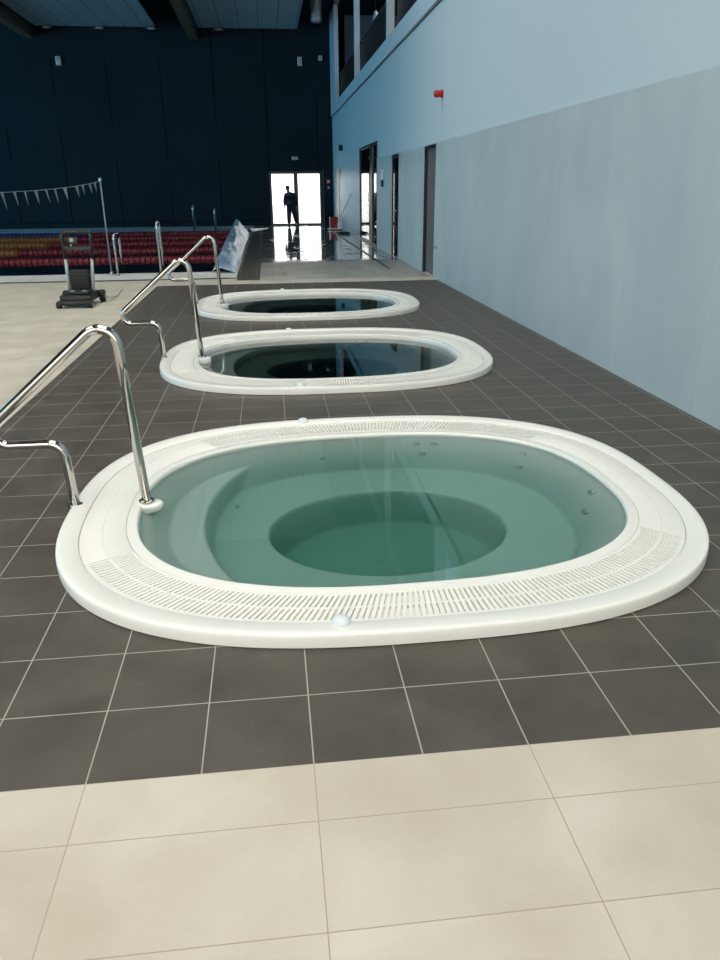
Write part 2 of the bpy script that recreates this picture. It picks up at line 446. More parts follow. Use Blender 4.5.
# gallery behind the upper openings
bm = bmesh.new(); box(bm, XR + .13, 6.5, YB, YF + .3, 4.5, 4.72); box(bm, 6.5, 6.7, YB, YF + .3, 4.5, ZC)
box(bm, XR + .3, 6.5, YF, YF + .3, 4.5, ZC)
structure('wall_gallery', bm, M['gallery'])
# room behind the glazed opening
bm = bmesh.new()
box(bm, 7.0, 7.2, 14, YF, 0, 4.4); box(bm, XR + .3, 7.0, YF, YF + .2, 0, 4.4); box(bm, XR + .3, 7.0, 14, 14.2, 0, 4.4); box(bm, XR + .3, 7.0, 14, YF, 4.3, 4.45)
structure('wall_side_room', bm, M['gallery'])
bm = bmesh.new(); flat(bm, XR, 7.0, 11.5, YF, -.001); structure('floor', bm, M['coping_tile'])

# ---- gallery railings
def railing(y0, y1, label):
    t = thing('gallery_railing', label, 'railing', (3.10, y0, 4.72), 'dark railings in the upper wall openings')
    L = y1 - y0
    bm = bmesh.new(); bbox(bm, -.03, .03, 0, L, 1.0, 1.06, .008); mesh_from('top_rail', bm, M['black'], t)
    bm = bmesh.new(); bbox(bm, -.025, .025, 0, L, .03, .07, .006); mesh_from('bottom_rail', bm, M['black'], t)
    n = int(L / .16); first = None
    for k in range(n):
        if first is None:
            bm = bmesh.new(); box(bm, -.012, .012, -.055, .055, .07, 1.0)
            first = mesh_from('baluster', bm, M['black'], t, loc=(0, .08, 0)); c = first
        else:
            c = first.copy(); link(c); c.parent = t
        c.location = (0, .08 + k * .16, 0)
rl = ['dark slatted gallery railing in the farthest upper wall opening, by the dark wall',
      'dark slatted gallery railing in the middle upper wall opening in view',
      'dark slatted gallery railing in the upper wall opening nearest the red siren']
for k in range(3): railing(ups[k][0] + .02, ups[k][1] - .02, rl[k])

# ---- far double door
def door_glass(par, x0, x1, z0, z1, axis='x', off=0, mat='glass'):
    bm = bmesh.new()
    if axis == 'x': box(bm, x0, x1, off - .004, off + .004, z0, z1)
    else: box(bm, off - .004, off + .004, x0, x1, z0, z1)
    return mesh_from('pane', bm, M[mat], par)
bm = bmesh.new()
for x0, x1 in ((.1, .2), (2.31, 2.41), (1.17, 1.35)): box(bm, x0, x1, 33.95, 34.1, 0, 2.23)
box(bm, .2, 1.17, 33.95, 34.1, 2.13, 2.23); box(bm, 1.35, 2.31, 33.95, 34.1, 2.13, 2.23)
box(bm, .2, 1.17, 33.95, 34.1, 0, .07); box(bm, 1.35, 2.31, 33.95, 34.1, 0, .07)
d = structure('door_1', bm, M['frame'])
door_glass(d, .2, 1.17, .07, 2.13, off=34.02); door_glass(d, 1.35, 2.31, .07, 2.13, off=34.02)
bm = bmesh.new(); sweep(bm, [(1.40, 33.88, .95), (1.40, 33.88, 1.35)], .015)
box(bm, 1.39, 1.41, 33.88, 33.96, .98, 1.0); box(bm, 1.39, 1.41, 33.88, 33.96, 1.3, 1.32); mesh_from('door_handle', bm, M['steel'], d)
bm = bmesh.new(); box(bm, 2.46, 2.485, 33.97, 34.0, 0, 2.3); structure('trim_8', bm, M['gallery'])
bm = bmesh.new(); flat(bm, -30, 30, 34.3, 80, -.02); o = mesh_from('paving_outside', bm, M['outside']); o['kind'] = 'structure'; o.name = 'floor'

# ---- right wall doors
def solid_door(name, D, leafmat, back, handle=True, glass=False):
    y0, y1, z0, z1 = D
    bm = bmesh.new()
    x0 = XR + .002
    box(bm, x0, x0 + back, y0, y0 + .05, 0, z1); box(bm, x0, x0 + back, y1 - .05, y1, 0, z1); box(bm, x0, x0 + back, y0 + .05, y1 - .05, z1 - .05, z1)
    d = structure(name, bm, M['frame'])
    bm = bmesh.new(); box(bm, x0 + back - .04, x0 + back, y0 + .05, y1 - .05, .01, z1 - .05)
    mesh_from('door_leaf', bm, M[leafmat], d)
    if handle:
        bm = bmesh.new(); hy = y0 + .14; xs = x0 + back - .04
        sweep(bm, fillet([(xs, hy, 1.05), (xs - .055, hy, 1.05), (xs - .055, hy + .13, 1.05)], [.02]), .01)
        lathe(bm, [(.026, xs - .006), (.026, xs + .0)], 16, (0, hy, 1.05), 'x')
        mesh_from('door_handle', bm, M['steel'], d, True)
    return d
solid_door('door_2', DN, 'door_brown', .10, False)
solid_door('door_3', D2, 'dark_glass', .06)
solid_door('door_4', DF, 'frame', .05)
y0, y1, z0, z1 = WG
bm = bmesh.new()
for a, c in ((y0, y0 + .06), (y1 - .06, y1), (20.75, 21.2)): box(bm, XR - .005, XR + .08, a, c, 0, z1)
for a, c in ((y0 + .06, 20.75), (21.2, y1 - .06)):
    box(bm, XR - .005, XR + .08, a, c, z1 - .06, z1); box(bm, XR - .005, XR + .08, a, c, 0, .06)
d = structure('window_1', bm, M['frame'])
door_glass(d, y0 + .06, 20.75, .06, z1 - .06, 'y', XR + .03); door_glass(d, 21.2, y1 - .06, .06, z1 - .06, 'y', XR + .03)
bm = bmesh.new(); sweep(bm, [(XR - .05, 20.97, .9), (XR - .05, 20.97, 1.4)], .014)
for z in (.95, 1.35): sweep(bm, [(XR - .05, 20.97, z), (XR, 20.97, z)], .008)
mesh_from('door_handle', bm, M['steel'], d, True)

# ---- daylight windows behind and to the left (outside the frame)
n = 0
for k, h in enumerate(BW):
    bm = bmesh.new()
    for x in (h[0] + .04, (h[0] + h[1]) / 2, h[1] - .04): box(bm, x - .04, x + .04, YB - .2, YB - .12, h[2], h[3])
    for z in (h[2] + .04, h[3] - .04): box(bm, h[0], h[1], YB - .21, YB - .13, z - .04, z + .04)
    n += 1; w = structure('window_%d' % (n + 1), bm, M['frame'])
    door_glass(w, h[0], h[1], h[2], h[3], off=YB - .17)
for k in range(6):
    a = -5 + 6.4 * k; c = a + 5.9
    bm = bmesh.new()
    for y in (a + .04, (a + c) / 2, c - .04): box(bm, XL - .2, XL - .12, y - .04, y + .04, 1.0, 6.6)
    for z in (1.04, 6.56): box(bm, XL - .21, XL - .13, a, c, z - .04, z + .04)
    n += 1; w = structure('window_%d' % (n + 1), bm, M['frame'])
    door_glass(w, a, c, 1.0, 6.6, 'y', XL - .17, 'blue_glass')

# ------------------------------------------------------------------ the tubs
def build_basin():
    bm = bmesh.new(); R = 120
    A = [rim_pt(i, 0) for i in range(K)]
    cx, cy = INN[0], INN[1]
    def ss(e0, e1, x):
        t = max(0, min(1, (x - e0) / (e1 - e0))); return t * t * (3 - 2 * t)
    def height(x, y, s):
        X, Y = x + TUBS[0][0], y + TUBS[0][1]
        # seat outer edge outline
        q = (abs(X - .50) / 1.0) ** 2.4 + (abs(Y - 1.95) / .80) ** 2.4
        w = q ** (1 / 2.4)
        # distance fraction between seat edge (w=1) and rim (s=1)
        if w >= 1:
            # find t along ray: use s and local w ratio
            se = s / w                       # s at seat edge on this ray (approx, same centre)
            t = (s - se) / max(1e-4, 1 - se)
            z = -.43 + .41 * (t ** .8)
            z = min(z, -.005)
        else: z = -.43
        z = z * 1.0
        # entry step, left end
        e = math.sqrt(((X - .57) / 1.0) ** 2 + ((Y - 1.95) / 1.16) ** 2)
        if X < .57:
            k = ss(.985, 1.03, e)
            zs = -.20 + .19 * ss(.975, 1.0, s)
            z = max(z, -.45 + (zs + .45) * k)
        p = math.sqrt(((X - .51) / .645) ** 2 + ((Y - 1.92) / .49) ** 2)
        z -= .40 * (1 - ss(.90, 1.0, p))
        return z
    rings = []
    for j in range(R):
        s = 1 - j / R
        ring = []
        for i in range(K):
            p = Vector((cx, cy)).lerp(A[i], s)
            ring.append(bm.verts.new((p.x, p.y, height(p.x, p.y, s) if j else .02)))
        rings.append(ring)
        if j == 0:
            ring = [bm.verts.new((p_.x, p_.y, -.01)) for p_ in [Vector((cx, cy)).lerp(A[i], .998) for i in range(K)]]
            rings.append(ring)
    for P, Q in zip(rings, rings[1:]):
        for i in range(K): bm.faces.new((P[i], P[(i + 1) % K], Q[(i + 1) % K], Q[i]))
    c = bm.verts.new((cx, cy, -.85))
    for i in range(K): bm.faces.new((rings[-1][i], rings[-1][(i + 1) % K], c))
    return bm

def build_rim():
    prof = [(-.006, -.02), (-.004, .018), (.0, .038), (.02, .046), (.10, .047), (.135, .044), (.15, .044), (.152, .030),
            (.735, .030), (.737, .050), (.76, .056), (.93, .059), (.980, .0605), (.992, .058), (.998, .053), (1.002, .045), (1.004, .03), (1.0, .004), (.99, .002), (.95, .002)]
    bm = bmesh.new(); rings = []
    for t, z in prof:
        rings.append([bm.verts.new((*rim_pt(i, t), z)) for i in range(K)])
    for P, Q in zip(rings, rings[1:]):
        for i in range(K): bm.faces.new((P[i], P[(i + 1) % K], Q[(i + 1) % K], Q[i]))
    return bm

def arc_samples(i0, i1, pitch, t=.45):
    """indices evenly spaced by arc length along the band"""
    st = 1500; pts = [rim_pt(i0 + (i1 - i0) * k / st, t) for k in range(st + 1)]
    acc = [0]
    for a, b_ in zip(pts, pts[1:]): acc.append(acc[-1] + (b_ - a).length)
    n_ = int(acc[-1] / pitch); out = []; j = 0
    for k in range(n_ + 1):
        d_ = acc[-1] * k / n_
        while j < st and acc[j + 1] < d_: j += 1
        out.append(i0 + (i1 - i0) * (j + (d_ - acc[j]) / max(1e-9, acc[min(j + 1, st)] - acc[j])) / st)
    return out

def build_grate(i0, i1):
    bm = bmesh.new()
    idx = arc_samples(i0, i1, .0225)
    def cell(a, c, t0, t1, z0, z1):
        P = [rim_pt(a, t0), rim_pt(c, t0), rim_pt(c, t1), rim_pt(a, t1)]
        lo = [bm.verts.new((*p, z0)) for p in P]; hi = [bm.verts.new((*p, z1)) for p in P]
        bm.faces.new(hi)
        for k in range(4): bm.faces.new((lo[k], lo[(k + 1) % 4], hi[(k + 1) % 4], hi[k]))
    for a, c in zip(idx, idx[1:]):
        m_ = a + (c - a) * .62
        cell(a, m_, .20, .68, .028, .0455)
        cell(a, c, .157, .20, .014, .046)
        cell(a, c, .68, .73, .014, .046)
        cell(a, c, .43, .46, .014, .0452)
    return bm

def build_cover(i0, i1):
    bm = bmesh.new(); n_ = 60
    prof = [(.157, .013), (.157, .044), (.165, .046), (.44, .048), (.447, .045), (.454, .048), (.722, .047), (.73, .045), (.73, .013)]
    rings = [[bm.verts.new((*rim_pt(i0 + (i1 - i0) * k / n_, t), z)) for k in range(n_ + 1)] for t, z in prof]
    for P, Q in zip(rings, rings[1:]):
        for k in range(n_): bm.faces.new((P[k], P[k + 1], Q[k + 1], Q[k]))
    for k in (0, n_): bm.faces.new([r[k] for r in rings])
    return bm
deg = lambda d_: d_ / 360 * K
FR, BK = (deg(205), deg(329)), (deg(37), deg(128))
tub = thing('hot_tub', 'nearest white oval hot tub with clear green water', 'hot tub', (*TUBS[0], 0), 'three oval hot tubs in a row')
mesh_from('rim', build_rim(), M['acrylic'], tub, True)
mesh_from('basin', build_basin(), M['basin'], tub, 'all')
mesh_from('overflow_grate', build_grate(*FR), M['grate'], tub)
mesh_from('overflow_grate', build_grate(*BK), M['grate'], tub)
g = .12
mesh_from('cover_panel', build_cover(BK[1] + g, FR[0] - g), M['grate'], tub, True)
mesh_from('cover_panel', build_cover(FR[1] + g - K, BK[0] - g), M['grate'], tub, True)
# round boss carrying the rail post
bm = bmesh.new(); bx, by = -.744 - TUBS[0][0], 0.01
def boss(bm):
    n_ = 28; rings = []
    for t, z in ((1.05, -.03), (1.05, .036), (1.0, .043), (.85, .0485), (0, .0485)):
        ring = []
        for k in range(n_):
            a = 2 * PI * k / n_ ; ring.append(bm.verts.new((bx + .008 + .07 * t * math.cos(a), by + .05 * t * math.sin(a), z)))
        rings.append(ring)
    for P, Q in zip(rings[:-1], rings[1:-1]):
        for k in range(n_): bm.faces.new((P[k], P[(k + 1) % n_], Q[(k + 1) % n_], Q[k]))
    bm.faces.new(rings[-2])
boss(bm); mesh_from('post_boss', bm, M['acrylic'], tub, True)
for (x, y) in ((.14, .655), (.118, 3.225)):
    bm = bmesh.new(); lathe(bm, [(.036, 0), (.036, .006), (.033, .014), (.026, .021), (.016, .026), (.006, .028)], 24)
    mesh_from('dome_button', bm, M['white_plastic'], tub, True, loc=(x - TUBS[0][0], y - TUBS[0][1], .057))
# jets in the seat backs
jets = [(1.47, 2.575, -.1), (1.40, 2.46, -.22), (1.636, 1.92, -.1), (1.555, 1.80, -.24), (.84, 2.86, -.10), (.95, 2.84, -.10), (.86, 2.78, -.22), (.22, 2.80, -.24), (-.30, 2.20, -.32)]
cc = Vector((.48, 1.95))
for x, y, z in jets:
    d_ = (cc - Vector((x, y))).normalized(); 
    bm = bmesh.new(); lathe(bm, [(.034, -.02), (.034, .008), (.028, .014), (.018, .012), (.016, .004), (.006, .006)], 18, axis='x')
    o = mesh_from('jet', bm, M['jet'], tub, True)
    o.rotation_euler = (0, -.55, math.atan2(d_.y, d_.x)); o.location = (x - TUBS[0][0], y - TUBS[0][1], z)
    o.scale = (.5,) * 3 if x < .3 else (.75,) * 3
# the other two tubs
dup(tub, (*TUBS[1], 0), 'middle white oval hot tub with dark water')
dup(tub, (*TUBS[2], 0), 'farthest white oval hot tub with dark water, beyond the middle one')
# water in the tubs
def water_body(name, tubi, ztop, mat, label):
    bm = bmesh.new(); cx, cy = TUBS[tubi]
    pts = [rim_pt(i, .004) for i in range(0, K, 2)]
    lo = [bm.verts.new((p.x, p.y, -.9)) for p in pts]; hi = [bm.verts.new((p.x, p.y, ztop)) for p in pts]
    n_ = len(pts); bm.faces.new(hi); bm.faces.new(lo[::-1])
    for k in range(n_): bm.faces.new((lo[k], lo[(k + 1) % n_], hi[(k + 1) % n_], hi[k]))
    o = mesh_from(name, bm, mat, loc=(cx, cy, 0)); tag(o, label, 'water')
water_body('tub_water', 0, .030, M['water_green'], 'clear green-tinted water brimming in the nearest hot tub')
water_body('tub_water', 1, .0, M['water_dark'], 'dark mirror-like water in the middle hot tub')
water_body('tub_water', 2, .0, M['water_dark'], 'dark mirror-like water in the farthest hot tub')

# ------------------------------------------------------------------ hand rails
hr = thing('handrail', 'nearest polished steel handrail, partly cut by the left edge of the photo', 'handrail', (-.745, 1.945, .05), 'steel handrails at the hot tubs')
ox, oz = -.745, .05
P = [(-.745, .05), (-.803, 1.03), (-1.56, .385), (-1.118, .385), (-1.10, .05)]
path = fillet([(x - ox, 0, z - oz) for x, z in P], [.085, .072, .075], 12)
path[-1].z = .0
bm = bmesh.new(); sweep(bm, path, .0235, 20); mesh_from('rail', bm, M['steel'], hr, 'all')
for x, z0 in ((0, .004), (-.355, -.002)):
    bm = bmesh.new(); lathe(bm, [(.040, .0), (.040, .006), (.034, .010), (.026, .011)], 24)
    mesh_from('base_flange', bm, M['steel'], hr, True, loc=(x, 0, z0))
dup(hr, (-.745, 5.535, .05), 'polished steel handrail standing at the left end of the middle hot tub')
dup(hr, (-.745, 9.14, .05), 'polished steel handrail at the farthest hot tub, partly hidden by the middle one')

# ------------------------------------------------------------------ pool cleaner trolley
tr = thing('pool_cleaner_trolley', 'black wheeled pool cleaner trolley with grey uprights on the beige floor', 'trolley', (-2.80, 9.75, 0))
bm = bmesh.new(); bbox(bm, -.22, .22, -.30, .32, .07, .17, .02); bbox(bm, -.17, .17, -.22, .1, .17, .21, .015)
mesh_from('base', bm, M['trolley_black'], tr, True)
bm = bmesh.new(); bbox(bm, -.25, .22, -.38, -.30, .04, .10, .015); mesh_from('front_bar', bm, M['trolley_black'], tr, True)
for x, y, r_ in ((-.22, -.35, .045), (.20, -.35, .045), (-.26, .25, .09), (.26, .25, .09)):
    bm = bmesh.new(); lathe(bm, [(r_ * .5, -.04), (r_ * .9, -.035), (r_, -.02), (r_, .02), (r_ * .9, .035), (r_ * .5, .04)], 24, axis='x')
    w = mesh_from('wheel', bm, M['rubber'], tr, True, loc=(x, y, r_))
    bm = bmesh.new(); lathe(bm, [(r_ * .4, -.043), (r_ * .4, .043)], 16, axis='x'); mesh_from('hub', bm, M['gauge'], w, True)
for s_ in (-1, 1):
    bm = bmesh.new(); sweep(bm, [(s_ * .165, .10, .14), (s_ * .185, .20, .62)], .024, 12)
    mesh_from('upright', bm, M['tube_grey'], tr, 'all')
bm = bmesh.new(); sweep(bm, fillet([(-.185, .20, .60), (-.205, .25, .99), (.205, .25, .99), (.185, .20, .60)], [.05, .05]), .026, 12)
mesh_from('handle', bm, M['trolley_black'], tr, 'all')
bm = bmesh.new(); bbox(bm, -.20, .20, .20, .23, .74, .80, .008); mesh_from('cross_bar', bm, M['trolley_black'], tr)
bm = bmesh.new(); bbox(bm, -.13, .02, .18, .24, .83, .93, .012); cb = mesh_from('control_box', bm, M['trolley_black'], tr, True)
for x, z, r_ in ((-.055, .885, .032), (-.07, .815, .016)):
    bm = bmesh.new(); lathe(bm, [(r_, .165), (r_, .158), (r_ * .7, .152)], 20, (x, 0, z), 'y'); k_ = mesh_from('knob', bm, M['gauge'], cb, True)
# debris canister between the uprights
bm = bmesh.new(); bbox(bm, -.14, .14, .08, .22, .19, .48, .03, 3); mesh_from('canister', bm, M['rubber'], tr, True)
bm = bmesh.new(); bbox(bm, -.145, .145, .07, .23, .40, .43, .008); mesh_from('canister_band', bm, M['trolley_black'], tr, True)
for x in (-.06, .11):
    bm = bmesh.new(); bbox(bm, x - .035, x + .035, -.20, -.14, .205, .222, .006); mesh_from('latch', bm, M['gauge'], tr)
bm = bmesh.new(); sweep(bm, fillet([(.20, .26, .14), (.34, .30, .05), (.36, .8, .012), (.30, 1.6, .012)], [.05, .1]), .008, 8)
mesh_from('hose', bm, M['gauge'], tr, 'all')

# ------------------------------------------------------------------ flags and post
bm = bmesh.new(); 
fp = thing('flag_post', 'slim steel flag post standing at the pool edge', 'post', (-3.13, 13.84, 0))
sweep(bm, [(0, 0, 0), (0, 0, 1.72)], .014, 12); mesh_from('pole', bm, M['rope_line'], fp, 'all')
bm = bmesh.new(); lathe(bm, [(.06, 0), (.06, .012), (.03, .02), (.03, .06)], 20); mesh_from('base_plate', bm, M['dullsteel'], fp, True)
bm = bmesh.new(); lathe(bm, [(.026, 1.70), (.03, 1.73), (.018, 1.76)], 16); mesh_from('cap', bm, M['dullsteel'], fp, True)
fl = thing('pennant_line', 'sagging line of pale pennants strung from the flag post over the pool edge', 'pennants', (-3.13, 13.84, 1.70))
def ropez(x): # x metres left of the post
    return -.205 * (1 - math.exp(-x * 1.1)) + .02 * max(0, x - 1.6) * 0
rp = [(-.12 * k, 0, ropez(.12 * k)) for k in range(0, 60)]
bm = bmesh.new(); sweep(bm, rp, .004, 6); mesh_from('cord', bm, M['rope_line'], fl, 'all')
xs = [.11, .20, .33, .44, .66, .84, 1.0, 1.19, 1.38, 1.57, 1.80]
while xs[-1] < 6.8: xs.append(xs[-1] + .2)
for i, x in enumerate(xs):
    L_ = (.16 + .10 * min(1, x / .9)) * random.uniform(.92, 1.08) + (.06 if i == 10 else 0)
    wd = random.uniform(.035, .07); tw = random.uniform(-.02, .03); tilt = random.uniform(.02, .05)
    bm = bmesh.new(); z0 = ropez(x)
    front = [(-x - wd / 2, -.003, z0), (-x + wd / 2, tw, z0), (-x + tilt, .01 + tw, z0 - L_)]
    a = [bm.verts.new(p) for p in front]; c = [bm.verts.new((p[0], p[1] + .004, p[2])) for p in front]
    bm.faces.new(a); bm.faces.new(c[::-1])
    for k in range(3): bm.faces.new((a[k], a[(k + 1) % 3], c[(k + 1) % 3], c[k]))
    mesh_from('pennant', bm, M['pennant'], fl)

# ------------------------------------------------------------------ pool ladder rails
def ladder_rail(loc, h, span, label):
    t = thing('ladder_rail', label, 'ladder rail', loc, 'steel ladder rails at the pool edges')
    sg = 1 if span > 0 else -1
    bm = bmesh.new()
    p_ = fillet([(0, 0, 0), (0, 0, h), (0, span, h - .05), (0, span, -.75)], [.10, .14])
    sweep(bm, p_, .022, 12); mesh_from('rail', bm, M['steel'], t, 'all')
    bm = bmesh.new(); lathe(bm, [(.045, .0), (.045, .012), (.026, .03)], 18); mesh_from('base_flange', bm, M['steel'], t, True)
    return t
ladder_rail((-2.99, 13.72, 0), .78, .55, 'shorter steel ladder rail just right of the flag post at the near pool edge')
ladder_rail((-2.17, 13.72, 0), .99, .4, 'taller steel ladder rail at the near pool edge, behind the handrails')
ladder_rail((-3.05, 31.6, 0), 1.0, -.6, 'left one of the two distant ladder rails on the far pool edge')
ladder_rail((-2.2, 31.6, 0), .86, -.6, 'right one of the two distant ladder rails on the far pool edge')

# ------------------------------------------------------------------ lane ropes
def floats(x0, x1):
    bm = bmesh.new(); x = x0; prof = [(.02, x0)]
    while x < x1 - .02:
        w_ = min(.13, x1 - x)
        prof += [(.055, x), (.082, x + .015), (.082, x + w_ - .02), (.055, x + w_ - .005)]; x += w_
    prof.append((.02, x1)); lathe(bm, prof, 12, axis='x'); return bm
for y, cm, who in ((17.4, 'rope_maroon', 'red lane rope nearest the tubs, darker towards its left'), (20.3, 'rope_yellow', 'second lane rope from the tubs, red near the end and yellow beyond'),
                   (23.25, 'rope_yellow', 'third lane rope from the tubs, red near the end and yellow beyond'), (26.15, 'rope_yellow', 'fourth lane rope from the tubs, red near the end and yellow beyond'),
                   (28.8, 'rope_blue', 'farthest lane rope, red near the end and blue beyond')):
    t = thing('lane_rope', who, 'lane rope', (PX, y, -.02), 'floating lane ropes across the pool')
    mesh_from('red_floats', floats(-5.65, -.15), M['rope_red'], t, True)
    o = mesh_from('blue_floats' if 'blue' in cm else ('dark_red_floats' if 'maroon' in cm else 'yellow_floats'), floats(-25.5, -5.66), M[cm], t, True)
    bm = bmesh.new(); sweep(bm, [(-.16, 0, 0), (.0, 0, .0)], .01, 8); mesh_from('anchor_cord', bm, M['rope_line'], t)

# ------------------------------------------------------------------ plastic sheeting heap
bm = bmesh.new(); NY, NX = 90, 18; g_ = []
for j in range(NY + 1):
    u_ = j / NY; y = 13.75 + u_ * 15.0
    if y < 24.2: h = .10 + .50 * ((y - 13.75) / 10.45) ** .75
    else: h = .60 - .42 * min(1, (y - 24.2) / 4.3) ** .8
    row = []
    for i in range(NX + 1):
        s_ = i / NX; x = -1.20 + .46 * s_ + (.0 if y < 24 else .0)
        hh = h * (math.sin(PI * min(1, s_ * 1.05 + .0) ** .62) ** .75 if 0 < s_ < .95 else 0)
        q = Vector((x * 5, y * 1.1, 0)); nn = mnoise.noise(q) * .10 + mnoise.noise(q * 2.7) * .05
        row.append(bm.verts.new((x + nn * .25 * math.sin(PI * s_), y + nn * .2, max(.012, hh * (1 + nn * 1.4) + nn * .25 * (hh > .02)))))
    g_.append(row)
for a, c in zip(g_, g_[1:]):
    for i in range(NX): bm.faces.new((a[i], a[i + 1], c[i + 1], c[i]))
sh = mesh_from('plastic_sheeting', bm, M['sheeting'], smooth='all'); tag(sh, 'crumpled heap of pale blue plastic sheeting along the right edge of the pool', 'plastic sheeting')
md = sh.modifiers.new('s', 'SOLIDIFY'); md.thickness = .006
bm = bmesh.new(); g_ = []
for j in range(31):
    u_ = j / 30; x = -.76 + .62 * u_; y = 28.1 + 3.2 * u_; row = []
    for i in range(7):
        s_ = i / 6; z = .015 + .14 * (1 - u_) * math.sin(PI * s_) + .03 * abs(mnoise.noise(Vector((u_ * 8, s_ * 3, 1))))
        row.append(bm.verts.new((x + .22 * (s_ - .5), y, z)))
    g_.append(row)
for a, c in zip(g_, g_[1:]):
    for i in range(6): bm.faces.new((a[i], a[i + 1], c[i + 1], c[i]))
o = mesh_from('trailing_end', bm, M['sheeting'], sh, 'all'); md = o.modifiers.new('s', 'SOLIDIFY'); md.thickness = .006

# ------------------------------------------------------------------ small things on the walls
# siren
t = thing('alarm_siren', 'round red alarm siren high on the white wall', 'alarm', (XR + .015, 11.89, 2.98))
bm = bmesh.new(); lathe(bm, [(.06, 0), (.06, -.04), (.045, -.055)], 24, axis='x'); mesh_from('base', bm, M['red'], t, True)
bm = bmesh.new(); lathe(bm, [(.045, -.05), (.055, -.07), (.055, -.13), (.04, -.15), (.01, -.155)], 24, axis='x'); mesh_from('dome', bm, M['red'], t, True)
bm = bmesh.new(); sweep(bm, [(-.006, 0, -.055), (-.006, 0, -.26)], .005, 6); mesh_from('cable', bm, M['gauge'], t)
# dark round spotlight
t = thing('wall_spotlight', 'small round black fitting on the white wall above the far doorway', 'light', (XR + .015, 29.5, 2.97))
bm = bmesh.new(); lathe(bm, [(.10, 0), (.11, -.03), (.11, -.12), (.08, -.15)], 24, axis='x'); mesh_from('housing', bm, M['black'], t, True)
bm = bmesh.new(); lathe(bm, [(.075, -.148), (.07, -.155)], 20, axis='x'); mesh_from('lens', bm, M['gauge'], t, True)
# reader on tile wall between glazed opening and door
t = thing('card_reader', 'small box with white upper and black lower half on the grey tiles', 'card reader', (XR, 18.6, 1.72))
bm = bmesh.new(); bbox(bm, -.05, 0, -.07, .07, .02, .26, .01); mesh_from('upper_box', bm, M['white_plastic'], t, True)
bm = bmesh.new(); bbox(bm, -.06, 0, -.06, .06, -.16, .0, .01); mesh_from('lower_box', bm, M['black'], t, True)
# chrome lever near the near doorway
t = thing('wall_tap', 'small chrome tap low on the grey tiles beside the nearest doorway', 'tap', (XR, 12.0, .54))
bm = bmesh.new(); lathe(bm, [(.03, 0), (.03, -.008), (.014, -.012), (.014, -.08)], 18, axis='x'); mesh_from('spout', bm, M['steel'], t, True)
bm = bmesh.new(); sweep(bm, [(-.07, 0, .0), (-.09, -.07, .035)], .008, 8); mesh_from('lever', bm, M['steel'], t)
# exit sign
t = thing('exit_sign', 'small green illuminated exit sign above the far double door', 'sign', (1.25, YF, 2.70)); t.scale = (.75, 1, .8)
bm = bmesh.new(); bbox(bm, -.17, .17, -.06, 0, 0, .16, .008); mesh_from('housing', bm, M['white_plastic'], t, True)
bm = bmesh.new(); box(bm, -.155, .155, -.064, -.058, .012, .148); mesh_from('face', bm, M['exit'], t)
bm = bmesh.new(); box(bm, .02, .10, -.068, -.063, .065, .09)
v_ = [bm.verts.new(p) for p in ((.10, -.068, .045), (.10, -.068, .11), (.14, -.068, .0775))]; bm.faces.new(v_)
box(bm, -.13, -.06, -.068, -.063, .03, .13); mesh_from('pictogram', bm, M['white_plastic'], t)
# red fire call point and key box by the far door
t = thing('fire_call_point', 'red fire call point on the dark wall right of the far door', 'alarm', (2.70, YF, 1.72))
bm = bmesh.new(); bbox(bm, -.09, .09, -.06, 0, 0, .18, .01); mesh_from('housing', bm, M['red'], t, True)
bm = bmesh.new(); box(bm, -.045, .045, -.066, -.058, .045, .135); mesh_from('press_plate', bm, M['white_plastic'], t)
t = thing('wall_switch', 'small pale switch just below the red fire call point', 'switch', (2.70, YF, 1.50))
bm = bmesh.new(); bbox(bm, -.05, .05, -.035, 0, 0, .11, .008); mesh_from('plate', bm, M['gauge'], t, True)
bm = bmesh.new(); bbox(bm, -.02, .02, -.045, -.03, .03, .08, .004); mesh_from('rocker', bm, M['white_plastic'], t, True)
# white boxes high on the dark wall
def wall_box(x, z, w_, h_, label):
    t = thing('wall_loudspeaker', label, 'loudspeaker', (x, YF, z), 'pale fittings high on the dark wall')
    bm = bmesh.new(); bbox(bm, -w_ / 2, w_ / 2, -.16, 0, 0, h_, .02); b_ = mesh_from('housing', bm, M['white_plastic'], t, True)
    bm = bmesh.new(); bbox(bm, -w_ / 2 + .03, w_ / 2 - .03, -.168, -.155, .03, h_ - .03, .004); mesh_from('grille', bm, M['gauge'], t, True)
wall_box(-8.15, 6.27, .20, .32, 'pale box-shaped loudspeaker high on the dark wall, far left')
wall_box(1.60, 6.32, .18, .32, 'pale box-shaped loudspeaker high on the dark wall near the right corner')
wall_box(2.47, 6.52, .14, .18, 'smallest pale fitting high on the dark wall, closest to the right corner')
# dark spot lamps at the end of the ceiling boards
for x, lb in ((-8.28, 'leftmost'), (-6.28, 'second from the left'), (-4.28, 'third from the left'), (-1.64, 'rightmost')):
    t = thing('ceiling_spotlight', 'small dark spotlight under the ceiling boards, %s of the four' % lb, 'light', (x, 33.3, 7.58), 'dark spotlights under the ceiling boards')
    bm = bmesh.new(); bbox(bm, -.22, .22, -.12, .12, -.14, -.03, .02); mesh_from('housing', bm, M['black'], t, True)
    bm = bmesh.new(); box(bm, -.03, .03, -.02, .02, -.04, 0); mesh_from('bracket', bm, M['black'], t)
    bm = bmesh.new(); box(bm, -.12, .12, -.128, -.118, -.12, -.05); mesh_from('lens', bm, M['gauge'], t)
t = thing('ceiling_duct', 'short grey vertical duct hanging beside the ceiling boards', 'duct', (2.15, 31.0, 7.5))
bm = bmesh.new(); lathe(bm, [(.16, -.12), (.20, -.10), (.20, .70)], 24); mesh_from('pipe', bm, M['tube_grey'], t, True)
